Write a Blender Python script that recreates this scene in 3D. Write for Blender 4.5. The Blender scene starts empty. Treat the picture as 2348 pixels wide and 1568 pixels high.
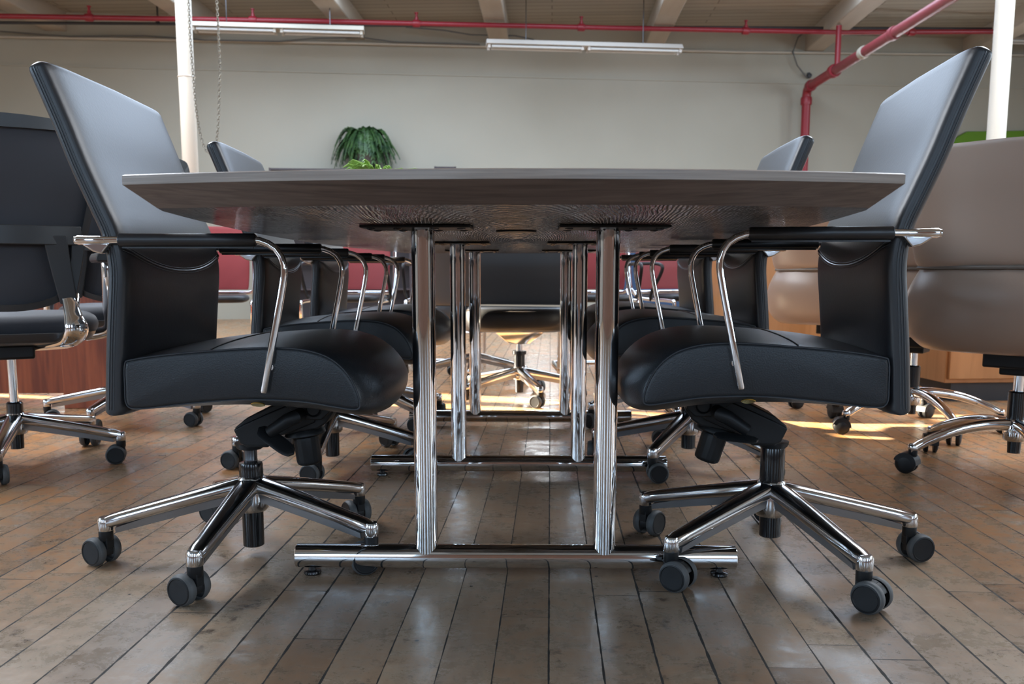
import bpy, math, random
from mathutils import Vector, Matrix
R = math.radians
random.seed(7)
S = bpy.context.scene
COL = S.collection

# ------------------------------------------------------------ camera
CAM_H, FPX, CY = .602, 2035.0, 890.0      # lens axis sits a little below the picture centre
PITCH = math.atan((CY - 627) / FPX)
cd = bpy.data.cameras.new('camera'); cam = bpy.data.objects.new('camera', cd); COL.objects.link(cam)
cam.location = (0, 0, CAM_H); cam.rotation_euler = (R(90) - PITCH, 0, 0)
cd.sensor_fit = 'HORIZONTAL'; cd.sensor_width = 36; cd.lens = FPX / 2348 * 36; cd.shift_y = (CY - 784) / 2348
cd.clip_start = .02; cd.clip_end = 200
cd.dof.use_dof = True; cd.dof.focus_distance = 1.72; cd.dof.aperture_fstop = 8.0
S.camera = cam

# ------------------------------------------------------------ world, sun, exposure
S.view_settings.view_transform = 'Standard'; S.view_settings.look = 'None'
S.view_settings.gamma = 1; S.view_settings.use_curve_mapping = False
S.view_settings.exposure = 0.0
w = bpy.data.worlds.new('world'); S.world = w; w.use_nodes = True
bg = w.node_tree.nodes['Background']; bg.inputs[0].default_value = (.55, .75, 1, 1); bg.inputs[1].default_value = 2.0

def lamp(name, kind, loc, aim, energy, color, size=None, size_y=None):
    d = bpy.data.lights.new(name, kind); d.energy = energy; d.color = color
    if kind == 'AREA':
        d.shape = 'RECTANGLE'; d.size = size; d.size_y = size_y
    o = bpy.data.objects.new(name, d); COL.objects.link(o); o.location = loc
    o.rotation_euler = Vector(aim).to_track_quat('-Z', 'Y').to_euler()
    return o
SUN_DIR = Vector((1, -.30, -.30)).normalized()
s = lamp('sun', 'SUN', (-12, 6, 5), SUN_DIR, 130, (1, .86, .64)); s.data.angle = R(.6)
# sky light arriving through the window walls (each lamp sits in a window opening)
BLUE = (.55, .76, 1.0)
for i, x in enumerate((-5.4, -1.8, 1.8, 5.4)):
    lamp('sky_front', 'AREA', (x, -4.93, 2.25), (0, 1, -.12), 68, BLUE, 1.25, 2.3)
for i, y in enumerate((-2.6, .6)):
    lamp('sky_left', 'AREA', (-7.93, y, 2.45), (1, 0, -.1), 170, BLUE, 1.3, 2.2)
for i, y in enumerate((-2.6, .8, 4.2, 7.6)):
    lamp('sky_right', 'AREA', (8.93, y, 2.45), (-1, 0, -.1), 110, (.72, .86, 1), 1.3, 2.2)

# ------------------------------------------------------------ picture -> place helpers
_c, _s = math.cos(PITCH), math.sin(PITCH)
def ray(px, py):
    x = (px - 1174) / FPX; y = -(py - CY) / FPX
    return Vector((x, _c + y * _s, -_s + y * _c))
O = Vector((0, 0, CAM_H))
def atY(px, py, Y): r = ray(px, py); return O + r * (Y / r.y)
def atZ(px, py, Z): r = ray(px, py); return O + r * ((Z - CAM_H) / r.z)
WSL = .105; WY = 12.2
WN = Vector((WSL, -1, 0)).normalized(); WP = Vector((0, WY, 0))
def wall(px, py, off=0.0):
    r = ray(px, py); t = ((WP + WN * off) - O).dot(WN) / r.dot(WN); return O + r * t

cz = wall(1300, 62).z
# added fill lamps under the ceiling, out of view, for gloss on the backrests
for x, e in ((-3.2, 175), (-1.1, 165), (1.1, 165), (3.3, 175)):
    o = lamp('roof_fill', 'AREA', (x, 8.3, cz - .03), (0, 0, -1), e, (.64, .79, 1), 1.7, 4.2)

for x, y, e in ((-3.5, 4.0, 430), (3.6, 4.0, 370)):  # two more added ceiling fill lamps, to brighten the floor at the sides
    lamp('roof_fill', 'AREA', (x, y, cz - .03), (0, 0, -1), e, (.86, .92, 1), 1.7, 3.2)

# ------------------------------------------------------------ materials
def mat(name, col=(.5, .5, .5), rough=.5, metal=0, spec=.5, coat=0, bump=None, emit=None, es=0, sheen=0):
    m = bpy.data.materials.new(name); m.use_nodes = True
    n, l = m.node_tree.nodes, m.node_tree.links; b = n['Principled BSDF']
    b.inputs['Base Color'].default_value = (*col, 1); b.inputs['Roughness'].default_value = rough
    b.inputs['Metallic'].default_value = metal; b.inputs['Specular IOR Level'].default_value = spec
    b.inputs['Coat Weight'].default_value = coat; b.inputs['Sheen Weight'].default_value = sheen
    if emit: b.inputs['Emission Color'].default_value = (*emit, 1); b.inputs['Emission Strength'].default_value = es
    if bump:
        kind, scale, dist, strength = bump
        tc = n.new('ShaderNodeTexCoord')
        if kind == 'v':
            t = n.new('ShaderNodeTexVoronoi'); t.feature = 'SMOOTH_F1'; out = 'Distance'
        else:
            t = n.new('ShaderNodeTexNoise'); t.inputs['Detail'].default_value = 4; out = 'Fac'
        t.inputs['Scale'].default_value = scale
        l.new(tc.outputs['Object'], t.inputs['Vector'])
        bp = n.new('ShaderNodeBump'); bp.inputs['Distance'].default_value = dist; bp.inputs['Strength'].default_value = strength
        l.new(t.outputs[out], bp.inputs['Height']); l.new(bp.outputs['Normal'], b.inputs['Normal'])
    return m
def noise_tint(m, c1, c2, scale=(3, 3, 3), detail=5, lo=.35, hi=.65, dist=0):
    n, l = m.node_tree.nodes, m.node_tree.links; b = n['Principled BSDF']
    tc = n.new('ShaderNodeTexCoord'); mp = n.new('ShaderNodeMapping'); mp.inputs['Scale'].default_value = scale
    t = n.new('ShaderNodeTexNoise'); t.inputs['Scale'].default_value = 1; t.inputs['Detail'].default_value = detail
    t.inputs['Distortion'].default_value = dist
    r = n.new('ShaderNodeValToRGB'); r.color_ramp.elements[0].position = lo; r.color_ramp.elements[1].position = hi
    r.color_ramp.elements[0].color = (*c1, 1); r.color_ramp.elements[1].color = (*c2, 1)
    l.new(tc.outputs['Object'], mp.inputs['Vector']); l.new(mp.outputs[0], t.inputs['Vector'])
    l.new(t.outputs['Fac'], r.inputs[0]); l.new(r.outputs[0], b.inputs['Base Color'])
    return m
M = {}
M['leather'] = mat('black_leather', (.014, .016, .019), .40, bump=('v', 420, .0006, .45), spec=.42)
M['leather_smooth'] = mat('black_leather_smooth', (.018, .019, .022), .38, bump=('n', 160, .0008, .25), spec=.55)
M['stitch'] = mat('stitch', (.05, .055, .06), .5)
M['piping'] = mat('piping', (.03, .034, .04), .28)
M['chrome'] = mat('chrome', (.78, .78, .79), .045, 1)
M['alu'] = mat('polished_aluminium', (.62, .62, .63), .13, 1, bump=('n', 60, .0004, .12))
M['cast'] = mat('cast_aluminium', (.30, .31, .33), .42, .9, bump=('n', 300, .0005, .3))
M['plastic'] = mat('black_plastic', (.009, .0095, .0105), .45, spec=.3, bump=('n', 900, .0003, .3))
M['gloss_black'] = mat('gloss_black', (.008, .008, .009), .16)
M['tread'] = mat('grey_tread', (.075, .078, .08), .6, bump=('n', 500, .0005, .4))
M['steel'] = mat('dark_steel', (.08, .08, .085), .25, .8)
M['brass'] = mat('brass', (.75, .55, .15), .25, 1)
M['task_black'] = mat('task_chair_frame', (.035, .036, .038), .38)
M['mesh_black'] = mat('task_chair_fabric', (.030, .031, .038), .75, bump=('n', 500, .0006, .5), sheen=.2)
M['tan'] = mat('taupe_leather', (.30, .215, .168), .34, bump=('n', 200, .0008, .2))
M['tan_seam'] = mat('taupe_seam', (.12, .10, .085), .45)
M['red'] = mat('red_mesh', (.21, .022, .027), .6, bump=('n', 300, .0006, .4))
M['redpipe'] = mat('red_pipe_paint', (.25, .014, .024), .38)
M['redpipe2'] = mat('faded_red_pipe_paint', (.20, .030, .036), .5)
M['blackpipe'] = mat('black_pipe', (.03, .03, .034), .5)
M['conduit'] = mat('conduit_paint', (.42, .38, .31), .55)
M['wire'] = mat('cable', (.10, .10, .095), .6)
M['postpaint'] = noise_tint(mat('post_paint', (.8, .76, .66), .45), (.64, .60, .51), (.70, .665, .58), (6, 6, 1))
M['fixture'] = mat('fixture_enamel', (.48, .44, .39), .5)
M['tube'] = mat('glass_tube', (.55, .55, .52), .3)
M['blue'] = mat('blue_fabric', (.03, .075, .17), .8)
M['lime'] = mat('lime_fabric', (.10, .22, .01), .8)
M['dark'] = mat('dark_laminate', (.045, .032, .035), .45)
M['pot'] = mat('ceramic_pot', (.10, .09, .08), .5)
M['leaf'] = noise_tint(mat('fern_leaf', (.02, .07, .02), .5), (.016, .050, .018), (.060, .14, .035), (9, 9, 9))
M['grass'] = mat('artificial_leaf', (.28, .46, .08), .5)
M['cream'] = mat('cream_plastic', (.55, .46, .33), .5)
M['cherry'] = noise_tint(mat('cherry_wood', (.2, .05, .02), .3), (.15, .028, .010), (.30, .070, .024), (30, 30, 2.2), dist=.6)
M['maple'] = noise_tint(mat('maple_wood', (.5, .22, .07), .35), (.36, .165, .062), (.44, .215, .088), (20, 20, 2), dist=.5)
M['chain'] = mat('chain_steel', (.22, .20, .16), .45, .7)

def wood_mat(name, c1, c2, rot, stretch, rough, bump=.15, rings=True):
    m = mat(name, c1, rough); n, l = m.node_tree.nodes, m.node_tree.links; b = n['Principled BSDF']
    tc = n.new('ShaderNodeTexCoord'); mp = n.new('ShaderNodeMapping')
    mp.inputs['Scale'].default_value = stretch; mp.inputs['Rotation'].default_value = rot
    l.new(tc.outputs['Object'], mp.inputs['Vector'])
    t = n.new('ShaderNodeTexNoise'); t.inputs['Scale'].default_value = 1; t.inputs['Detail'].default_value = 7; t.inputs['Distortion'].default_value = .8
    l.new(mp.outputs[0], t.inputs['Vector'])
    r = n.new('ShaderNodeValToRGB'); r.color_ramp.elements[0].position = .32; r.color_ramp.elements[1].position = .68
    r.color_ramp.elements[0].color = (*c1, 1); r.color_ramp.elements[1].color = (*c2, 1)
    l.new(t.outputs['Fac'], r.inputs[0]); l.new(r.outputs[0], b.inputs['Base Color'])
    bp = n.new('ShaderNodeBump'); bp.inputs['Distance'].default_value = .006 if rings else .001; bp.inputs['Strength'].default_value = bump
    src = t.outputs['Fac']
    if rings:
        wv = n.new('ShaderNodeTexWave'); wv.wave_type = 'RINGS'; wv.rings_direction = 'SPHERICAL'
        mp2 = n.new('ShaderNodeMapping'); mp2.inputs['Scale'].default_value = (14, 2.0, 1); mp2.inputs['Location'].default_value = (0, -1.5, 0)
        l.new(tc.outputs['Object'], mp2.inputs['Vector']); l.new(mp2.outputs[0], wv.inputs['Vector'])
        wv.inputs['Scale'].default_value = 4.5; wv.inputs['Distortion'].default_value = 7; wv.inputs['Detail'].default_value = 3
        wv.inputs['Detail Scale'].default_value = .7
        src = wv.outputs['Fac']
    l.new(src, bp.inputs['Height']); l.new(bp.outputs['Normal'], b.inputs['Normal'])
    return m
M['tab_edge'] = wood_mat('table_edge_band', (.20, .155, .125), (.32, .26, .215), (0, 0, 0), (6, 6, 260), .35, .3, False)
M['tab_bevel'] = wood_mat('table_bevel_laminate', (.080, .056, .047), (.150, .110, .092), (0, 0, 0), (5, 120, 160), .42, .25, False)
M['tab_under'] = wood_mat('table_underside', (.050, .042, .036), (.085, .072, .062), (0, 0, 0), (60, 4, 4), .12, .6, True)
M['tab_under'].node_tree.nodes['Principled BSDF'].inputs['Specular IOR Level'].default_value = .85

# ---- worn strip floor
def floor_mat():
    m = mat('worn_strip_floor', (.3, .25, .2), .3); n, l = m.node_tree.nodes, m.node_tree.links; b = n['Principled BSDF']
    N = lambda t: n.new('ShaderNode' + t)
    tc = N('TexCoord'); mp = N('Mapping'); mp.inputs['Rotation'].default_value = (0, 0, R(2.47)); l.new(tc.outputs['Object'], mp.inputs['Vector'])
    sx = N('SeparateXYZ'); l.new(mp.outputs[0], sx.inputs[0])
    def math_(op, a, bb=None, c=None):
        k = N('Math'); k.operation = op
        for i, v in enumerate((a, bb, c)):
            if v is None: continue
            if isinstance(v, (int, float)): k.inputs[i].default_value = v
            else: l.new(v, k.inputs[i])
        return k.outputs[0]
    W = .0845
    u = math_('DIVIDE', sx.outputs[0], W); row = math_('FLOOR', u); fu = math_('FRACT', u)
    rnd = N('TexWhiteNoise'); rnd.noise_dimensions = '1D'; l.new(row, rnd.inputs['W'])
    v = math_('DIVIDE', math_('ADD', sx.outputs[1], math_('MULTIPLY', rnd.outputs['Value'], 7.3)), 1.35)
    seg = math_('FLOOR', v); fv = math_('FRACT', v)
    cell = math_('ADD', math_('MULTIPLY', row, 17.31), math_('MULTIPLY', seg, 3.77))
    rc = N('TexWhiteNoise'); rc.noise_dimensions = '1D'; l.new(cell, rc.inputs['W'])
    # gap masks (irregular width)
    nz = N('TexNoise'); nz.inputs['Scale'].default_value = 22; nz.inputs['Detail'].default_value = 4; l.new(mp.outputs[0], nz.inputs['Vector'])
    gw = math_('MULTIPLY', math_('POWER', nz.outputs['Fac'], 1.3), .060)
    rw = math_('MULTIPLY', gw, math_('ADD', math_('MULTIPLY', rnd.outputs['Value'], .8), .45))
    du = math_('MINIMUM', fu, math_('SUBTRACT', 1, fu)); g1 = math_('LESS_THAN', du, rw)
    dv = math_('MINIMUM', fv, math_('SUBTRACT', 1, fv)); g2 = math_('LESS_THAN', dv, math_('MULTIPLY', rw, .035))
    gap = math_('MAXIMUM', g1, g2)
    def noise(scale, stretch, detail=6, dist=0, rough=.6):
        mm = N('Mapping'); mm.inputs['Scale'].default_value = stretch; l.new(mp.outputs[0], mm.inputs['Vector'])
        add = N('VectorMath'); add.operation = 'ADD'; cx = N('CombineXYZ'); l.new(math_('MULTIPLY', rc.outputs['Value'], 9), cx.inputs[2])
        l.new(mm.outputs[0], add.inputs[0]); l.new(cx.outputs[0], add.inputs[1])
        t = N('TexNoise'); t.inputs['Scale'].default_value = scale; t.inputs['Detail'].default_value = detail
        t.inputs['Distortion'].default_value = dist; t.inputs['Roughness'].default_value = rough
        l.new(add.outputs[0], t.inputs['Vector']); return t.outputs['Fac']
    def ramp(f, stops):
        r = N('ValToRGB'); e = r.color_ramp.elements
        while len(e) < len(stops): e.new(.5)
        for i, (p, c) in enumerate(stops): e[i].position = p; e[i].color = (*c, 1) if len(c) == 3 else c
        l.new(f, r.inputs[0]); return r.outputs[0]
    def mix(f, a, bb, bt='MIX'):
        k = N('Mix'); k.data_type = 'RGBA'; k.blend_type = bt
        if isinstance(f, float): k.inputs[0].default_value = f
        else: l.new(f, k.inputs[0])
        for i, x in ((6, a), (7, bb)):
            if isinstance(x, tuple): k.inputs[i].default_value = (*x, 1)
            else: l.new(x, k.inputs[i])
        return k.outputs[2]
    fine = noise(70, (1, .16, 1), 6)
    base = ramp(rc.outputs['Value'], [(0, (.155, .115, .085)), (.35, (.225, .172, .126)), (.7, (.275, .215, .160)), (1, (.335, .268, .20))])
    base = mix(.45, base, ramp(fine, [(.3, (.50, .48, .46)), (.7, (1, 1, 1))]), 'MULTIPLY')
    # worn patches: bare orange wood and dark dirt
    big = noise(1.3, (1, 1, 1), 3); patch = noise(15, (.8, .9, 1), 11, .25, .80)
    orange = math_('MULTIPLY', ramp_f(N, l, patch, .465, .545), ramp_f(N, l, big, .32, .50))
    # the varnish is worn to bare orange wood in the aisles, less so near the camera and under the table
    zone = math_('ADD', math_('MULTIPLY', math_('SUBTRACT', sx.outputs[1], 1.45), .55), math_('MULTIPLY', math_('SUBTRACT', math_('ABSOLUTE', sx.outputs[0]), .55), .75))
    zk = N('Clamp'); l.new(zone, zk.inputs[0]); zk.inputs[1].default_value = .18; zk.inputs[2].default_value = 1
    orange = math_('MULTIPLY', orange, zk.outputs[0])
    base = mix(math_('MULTIPLY', zk.outputs[0], .42), base, (.42, .235, .10))
    base = mix(math_('MULTIPLY', orange, .80), base, (.43, .175, .045))
    dirt = math_('MULTIPLY', ramp_f(N, l, noise(34, (.7, .8, 1), 11, .2, .85), .545, .585), ramp_f(N, l, noise(3.4, (1, .7, 1), 3), .47, .62))
    base = mix(math_('MULTIPLY', dirt, .75), base, (.035, .020, .014))
    sp = N('TexVoronoi'); sp.inputs['Scale'].default_value = 9; l.new(mp.outputs[0], sp.inputs['Vector'])
    base = mix(math_('LESS_THAN', sp.outputs['Distance'], .035), base, (.02, .016, .014))
    lite = ramp_f(N, l, noise(40, (.35, 1.1, 1), 10, .1, .8), .54, .62)
    base = mix(math_('MULTIPLY', lite, .24), base, (.44, .37, .30))
    base = mix(gap, base, (.008, .007, .006))
    l.new(base, b.inputs['Base Color'])
    rg = math_('ADD', math_('MULTIPLY', ramp_f(N, l, patch, .35, .65), .26), .18)
    rg = math_('ADD', rg, math_('MULTIPLY', gap, .5)); l.new(rg, b.inputs['Roughness'])
    b.inputs['Specular IOR Level'].default_value = .55
    h = math_('SUBTRACT', math_('ADD', math_('MULTIPLY', fine, .25), math_('MULTIPLY', noise(3.0, (1, .5, 1), 2), 1.2)), math_('MULTIPLY', gap, 1.0))
    bp = N('Bump'); bp.inputs['Distance'].default_value = .0022; bp.inputs['Strength'].default_value = .6
    l.new(h, bp.inputs['Height']); l.new(bp.outputs['Normal'], b.inputs['Normal'])
    return m
def ramp_f(N, l, f, lo, hi):
    k = N('MapRange'); k.inputs[1].default_value = lo; k.inputs[2].default_value = hi; k.clamp = True
    l.new(f, k.inputs[0]); return k.outputs[0]
M['floor'] = floor_mat()
M['wall'] = noise_tint(mat('wall_paint', (.5, .5, .45), .7, bump=('n', 3, .01, .15)), (.325, .302, .240), (.365, .342, .278), (.5, .5, .5), 3)
M['brick'] = noise_tint(mat('old_brick', (.2, .1, .07), .8), (.16, .075, .05), (.26, .14, .09), (4, 4, 12), 4)
M['wall_side'] = mat('side_wall_paint', (.46, .42, .36), .8)
M['beam'] = noise_tint(mat('beam_paint', (.4, .35, .28), .65), (.36, .31, .25), (.46, .41, .34), (3, .4, 3))
def ceil_mat():
    m = mat('ceiling_boards', (.33, .29, .23), .7); n, l = m.node_tree.nodes, m.node_tree.links
    tc = n.new('ShaderNodeTexCoord'); mp = n.new('ShaderNodeMapping'); mp.inputs['Rotation'].default_value = (0, 0, R(2.47))
    br = n.new('ShaderNodeTexBrick'); br.inputs['Scale'].default_value = 1; br.inputs['Brick Width'].default_value = 4; br.inputs['Row Height'].default_value = .14
    br.inputs['Mortar Size'].default_value = .006; br.inputs['Color1'].default_value = (.30, .27, .22, 1); br.inputs['Color2'].default_value = (.35, .315, .26, 1)
    br.inputs['Mortar'].default_value = (.14, .12, .10, 1)
    l.new(tc.outputs['Object'], mp.inputs[0]); l.new(mp.outputs[0], br.inputs[0]); l.new(br.outputs[0], n['Principled BSDF'].inputs['Base Color'])
    return m
M['ceiling'] = ceil_mat()
M['pane'] = mat('frosted_pane', (.8, .85, .9), .4, emit=(.93, .96, 1), es=24.0)
M['pane_dim'] = mat('frosted_pane_dim', (.55, .62, .7), .5)
M['frame'] = mat('window_frame_paint', (.55, .52, .46), .5)

# ------------------------------------------------------------ mesh builder
def catmull(pts, n=6, closed=False):
    P = [Vector(p) for p in pts]; out = []; m = len(P)
    for i in range(m if closed else m - 1):
        if closed: a, b, c, d = P[(i - 1) % m], P[i], P[(i + 1) % m], P[(i + 2) % m]
        else: a, b, c, d = P[max(i - 1, 0)], P[i], P[i + 1], P[min(i + 2, m - 1)]
        for k in range(n):
            t = k / n
            out.append(.5 * ((2 * b) + (c - a) * t + (2 * a - 5 * b + 4 * c - d) * t * t + (3 * b - a - 3 * c + d) * t ** 3))
    if not closed: out.append(P[-1])
    return out
class MB:
    def __init__(s): s.v = []; s.f = []; s.mi = []; s.mats = []
    def mid(s, m):
        if m is None: return 0
        if m not in s.mats: s.mats.append(m)
        return s.mats.index(m)
    def face(s, f, m=0): s.f.append(f); s.mi.append(m)
    def loft(s, rings, closed=True, caps=True, m=None, loop=False):
        k = s.mid(m); b = len(s.v); n = len(rings[0])
        for r in rings: s.v += [Vector(p) for p in r]
        R_ = len(rings)
        for i in range(R_ if loop else R_ - 1):
            i2 = (i + 1) % R_
            for j in range(n if closed else n - 1):
                j2 = (j + 1) % n
                s.face((b + i * n + j, b + i * n + j2, b + i2 * n + j2, b + i2 * n + j), k)
        if caps and not loop:
            s.face(tuple(b + j for j in reversed(range(n))), k); s.face(tuple(b + (R_ - 1) * n + j for j in range(n)), k)
        return s
    def tube(s, path, r, seg=12, caps=True, m=None, loop=False, flat=1.0):
        P = [Vector(p) for p in path]; n = len(P); rings = []
        rr = r if isinstance(r, (list, tuple)) else [r] * n
        T = []
        for i in range(n):
            a = P[(i - 1) % n] if (loop or i > 0) else P[i]; c = P[(i + 1) % n] if (loop or i < n - 1) else P[i]
            T.append((c - a).normalized())
        up = Vector((0, 0, 1)) if abs(T[0].z) < .9 else Vector((0, 1, 0))
        N = (up - T[0] * up.dot(T[0])).normalized()
        for i in range(n):
            N = (N - T[i] * N.dot(T[i])).normalized(); B = T[i].cross(N)
            rings.append([P[i] + (N * math.cos(a) * flat + B * math.sin(a)) * rr[i] for a in [2 * math.pi * k / seg for k in range(seg)]])
        return s.loft(rings, True, caps, m, loop)
    def lathe(s, prof, o=(0, 0, 0), axis=(0, 0, 1), seg=24, m=None, caps=True):
        A = Vector(axis).normalized(); U = A.orthogonal().normalized(); V = A.cross(U); o = Vector(o)
        rings = [[o + A * h + (U * math.cos(t) + V * math.sin(t)) * max(r, 1e-5) for t in [2 * math.pi * k / seg for k in range(seg)]] for r, h in prof]
        return s.loft(rings, True, caps, m)
    def box(s, c, d, m=None, rot=0):
        c = Vector(c); x, y, z = [q / 2 for q in d]; ca, sa = math.cos(rot), math.sin(rot)
        q = lambda X, Y, Z: c + Vector((X * ca - Y * sa, X * sa + Y * ca, Z))
        return s.loft([[q(-x, -y, k), q(x, -y, k), q(x, y, k), q(-x, y, k)] for k in (-z, z)], True, True, m)
    def prism(s, pts, a, b, plane='xz', m=None):
        def q(p, t): return {'xz': (p[0], t, p[1]), 'xy': (p[0], p[1], t), 'yz': (t, p[0], p[1])}[plane]
        return s.loft([[q(p, a) for p in pts], [q(p, b) for p in pts]], True, True, m)
    def build(s, name, m=None, parent=None, bevel=0, smooth=True, angle=38, sub=0, loc=None, rot=None):
        me = bpy.data.meshes.new(name); me.from_pydata([tuple(v) for v in s.v], [], s.f)
        import bmesh
        bm = bmesh.new(); bm.from_mesh(me); bmesh.ops.recalc_face_normals(bm, faces=bm.faces)
        if smooth:
            ca = math.radians(angle)
            for f in bm.faces: f.smooth = len(f.verts) < 8
            for e in bm.edges:
                if len(e.link_faces) == 2 and e.calc_face_angle(0) > ca: e.smooth = False
        bm.to_mesh(me); bm.free()
        if s.mats:
            for k in s.mats: me.materials.append(M[k])
            for p, i in zip(me.polygons, s.mi): p.material_index = i
        elif m: me.materials.append(M[m] if isinstance(m, str) else m)
        o = bpy.data.objects.new(name, me); COL.objects.link(o)
        if parent: o.parent = parent
        if loc: o.location = loc
        if rot: o.rotation_euler = rot
        if bevel:
            b = o.modifiers.new('bevel', 'BEVEL'); b.width = bevel; b.segments = 3; b.limit_method = 'ANGLE'; b.angle_limit = R(40); b.harden_normals = False
        if sub:
            b = o.modifiers.new('sub', 'SUBSURF'); b.levels = b.render_levels = sub
        return o
def tag(o, label, cat, group=None):
    o['label'] = label; o['category'] = cat
    if group: o['group'] = group
    return o
def struct(o): o['kind'] = 'structure'; return o
def thing(name, loc, rz, label, cat, group=None):
    o = bpy.data.objects.new(name, None); COL.objects.link(o); o.location = loc; o.rotation_euler = (0, 0, rz); o.empty_display_size = .1
    return tag(o, label, cat, group)
def copy_tree(o, parent=None):
    c = o.copy(); COL.objects.link(c); c.parent = parent
    for ch in list(o.children): copy_tree(ch, c)
    return c
def dup(proto, loc, rz, label):
    c = copy_tree(proto); c.location = loc; c.rotation_euler = (0, 0, rz); c['label'] = label
    return c

# ============================================================ ROOM
b = MB(); b.box((.5, 4.1, -.05), (18, 19.4, .1)); struct(b.build('floor', 'floor', smooth=False))
b = MB(); b.box((.5, 4.1, cz + .05), (18, 19.4, .1)); struct(b.build('ceiling', 'ceiling', smooth=False))
WR = math.atan(WSL)
def wall_local(X, off, z):     # point on the far wall by its world X
    y = WY + X * WSL
    return Vector((X, y, z)) + WN * off
# far wall with low window openings
openings = [(-5.92, -5.74, 1.45, 1.93), (.12, .70, 1.58, 1.95), (2.22, 2.62, .85, 1.22), (4.88, 5.78, 1.35, 2.07)]
xs = sorted({-8.1, 9.1} | {a for o_ in openings for a in o_[:2]})
b = MB()
def wslab(b, x0, x1, z0, z1, d0=0, d1=-.25):
    b.loft([[wall_local(x0, d0, z), wall_local(x1, d0, z), wall_local(x1, d1, z), wall_local(x0, d1, z)] for z in (z0, z1)])
for x0, x1 in zip(xs[:-1], xs[1:]):
    op = [o_ for o_ in openings if abs(o_[0] - x0) < 1e-6]
    if op: wslab(b, x0, x1, 0, op[0][2]); wslab(b, x0, x1, op[0][3], cz)
    else: wslab(b, x0, x1, 0, cz)
struct(b.build('wall_back', 'wall', smooth=False))
for i, (x0, x1, z0, z1) in enumerate(openings):
    b = MB(); t = .03
    for a, c, e, f in ((x0 - t, x1 + t, z1, z1 + t), (x0 - t, x1 + t, z0 - t, z0), (x0 - t, x0, z0, z1), (x1, x1 + t, z0, z1), (x0, x1, (z0 + z1) / 2 - .012, (z0 + z1) / 2 + .012)):
        wslab(b, a, c, e, f, .02, -.1)
    fr = struct(b.build('window_%d' % (i + 1), 'frame', smooth=False))
    p = MB(); wslab(p, x0, x1, z0, z1, -.12, -.13); p.build('pane', 'pane', fr, smooth=False)
# side walls and the wall behind the camera
def side_wall(name, x, x2, y0, y1, ops):
    b = MB(); ys = sorted({y0, y1} | {a for o_ in ops for a in o_[:2]})
    for a, c in zip(ys[:-1], ys[1:]):
        op = [o_ for o_ in ops if abs(o_[0] - a) < 1e-6]
        for z0, z1 in (((0, op[0][2]), (op[0][3], cz)) if op else ((0, cz),)):
            b.box(((x + x2) / 2, (a + c) / 2, (z0 + z1) / 2), (abs(x2 - x), c - a, z1 - z0))
    return struct(b.build(name, 'wall_side', smooth=False))
SUNW = [(5.98, 6.13, .9, 3.6), (6.19, 6.47, .9, 3.6), (6.53, 6.80, .9, 3.6)]
skyL = [(-3.35, -1.85, 1.25, 3.55), (-.15, 1.35, 1.25, 3.55)]
side_wall('wall_left', -8.0, -8.25, -5.2, 11.5, sorted(SUNW + skyL))
skyR = [(y - .75, y + .75, 1.25, 3.6) for y in (-2.6, .8, 4.2, 7.6)]
side_wall('wall_right', 9.0, 9.25, -5.2, 13.3, skyR)
b = MB(); xs = [-8.25]
for x in (-5.4, -1.8, 1.8, 5.4):
    b.box(((xs[-1] + x - .7) / 2, -5.1, cz / 2), (x - .7 - xs[-1], .2, cz))
    b.box((x, -5.1, .5), (1.4, .2, 1.0)); b.box((x, -5.1, (3.5 + cz) / 2), (1.4, .2, cz - 3.5)); xs.append(x + .7)
b.box(((xs[-1] + 9.25) / 2, -5.1, cz / 2), (9.25 - xs[-1], .2, cz)); struct(b.build('wall_front', 'brick', smooth=False))
def sash(name, c, w_, h_, along, pane='pane_dim', depth=.06):
    b = MB()
    def bar(u0, u1, z0, z1, d=depth):
        if along == 'x': b.box((c[0] + (u0 + u1) / 2, c[1], c[2] + (z0 + z1) / 2), (u1 - u0, d, z1 - z0))
        else: b.box((c[0], c[1] + (u0 + u1) / 2, c[2] + (z0 + z1) / 2), (d, u1 - u0, z1 - z0))
    W2, H2 = w_ / 2, h_ / 2
    bar(-W2, W2, H2 - .05, H2); bar(-W2, W2, -H2, -H2 + .05); bar(-W2, -W2 + .05, -H2, H2); bar(W2 - .05, W2, -H2, H2)
    nv = max(2, round(w_ / .7))
    for k in range(1, nv): bar(-W2 + k * w_ / nv - .02, -W2 + k * w_ / nv + .02, -H2, H2, .04)
    for k in range(1, 4): bar(-W2, W2, -H2 + k * h_ / 4 - .015, -H2 + k * h_ / 4 + .015, .04)
    fr = struct(b.build(name, 'frame', smooth=False))
    p = MB(); off = -.12 if (along == 'x' or c[0] < 0) else .12
    if along == 'x': p.box((c[0], c[1] + off, c[2]), (w_, .01, h_))
    else: p.box((c[0] + off, c[1], c[2]), (.01, w_, h_))
    p.build('pane', pane, fr, smooth=False)
k = 5
for x in (-5.4, -1.8, 1.8, 5.4): sash('window_%d' % k, (x, -4.98, 2.25), 1.4, 2.5, 'x'); k += 1
for y in (-2.6, .6): sash('window_%d' % k, (-7.98, y, 2.4), 1.5, 2.3, 'y'); k += 1
for y in (-2.6, .8, 4.2, 7.6): sash('window_%d' % k, (8.98, y, 2.42), 1.5, 2.35, 'y'); k += 1
# wall ledge line under the conduit
b = MB(); z = wall(800, 167).z; wslab(b, -8, 9, z - .012, z + .012, .014, 0); struct(b.build('trim_1', 'wall', smooth=False))
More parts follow.
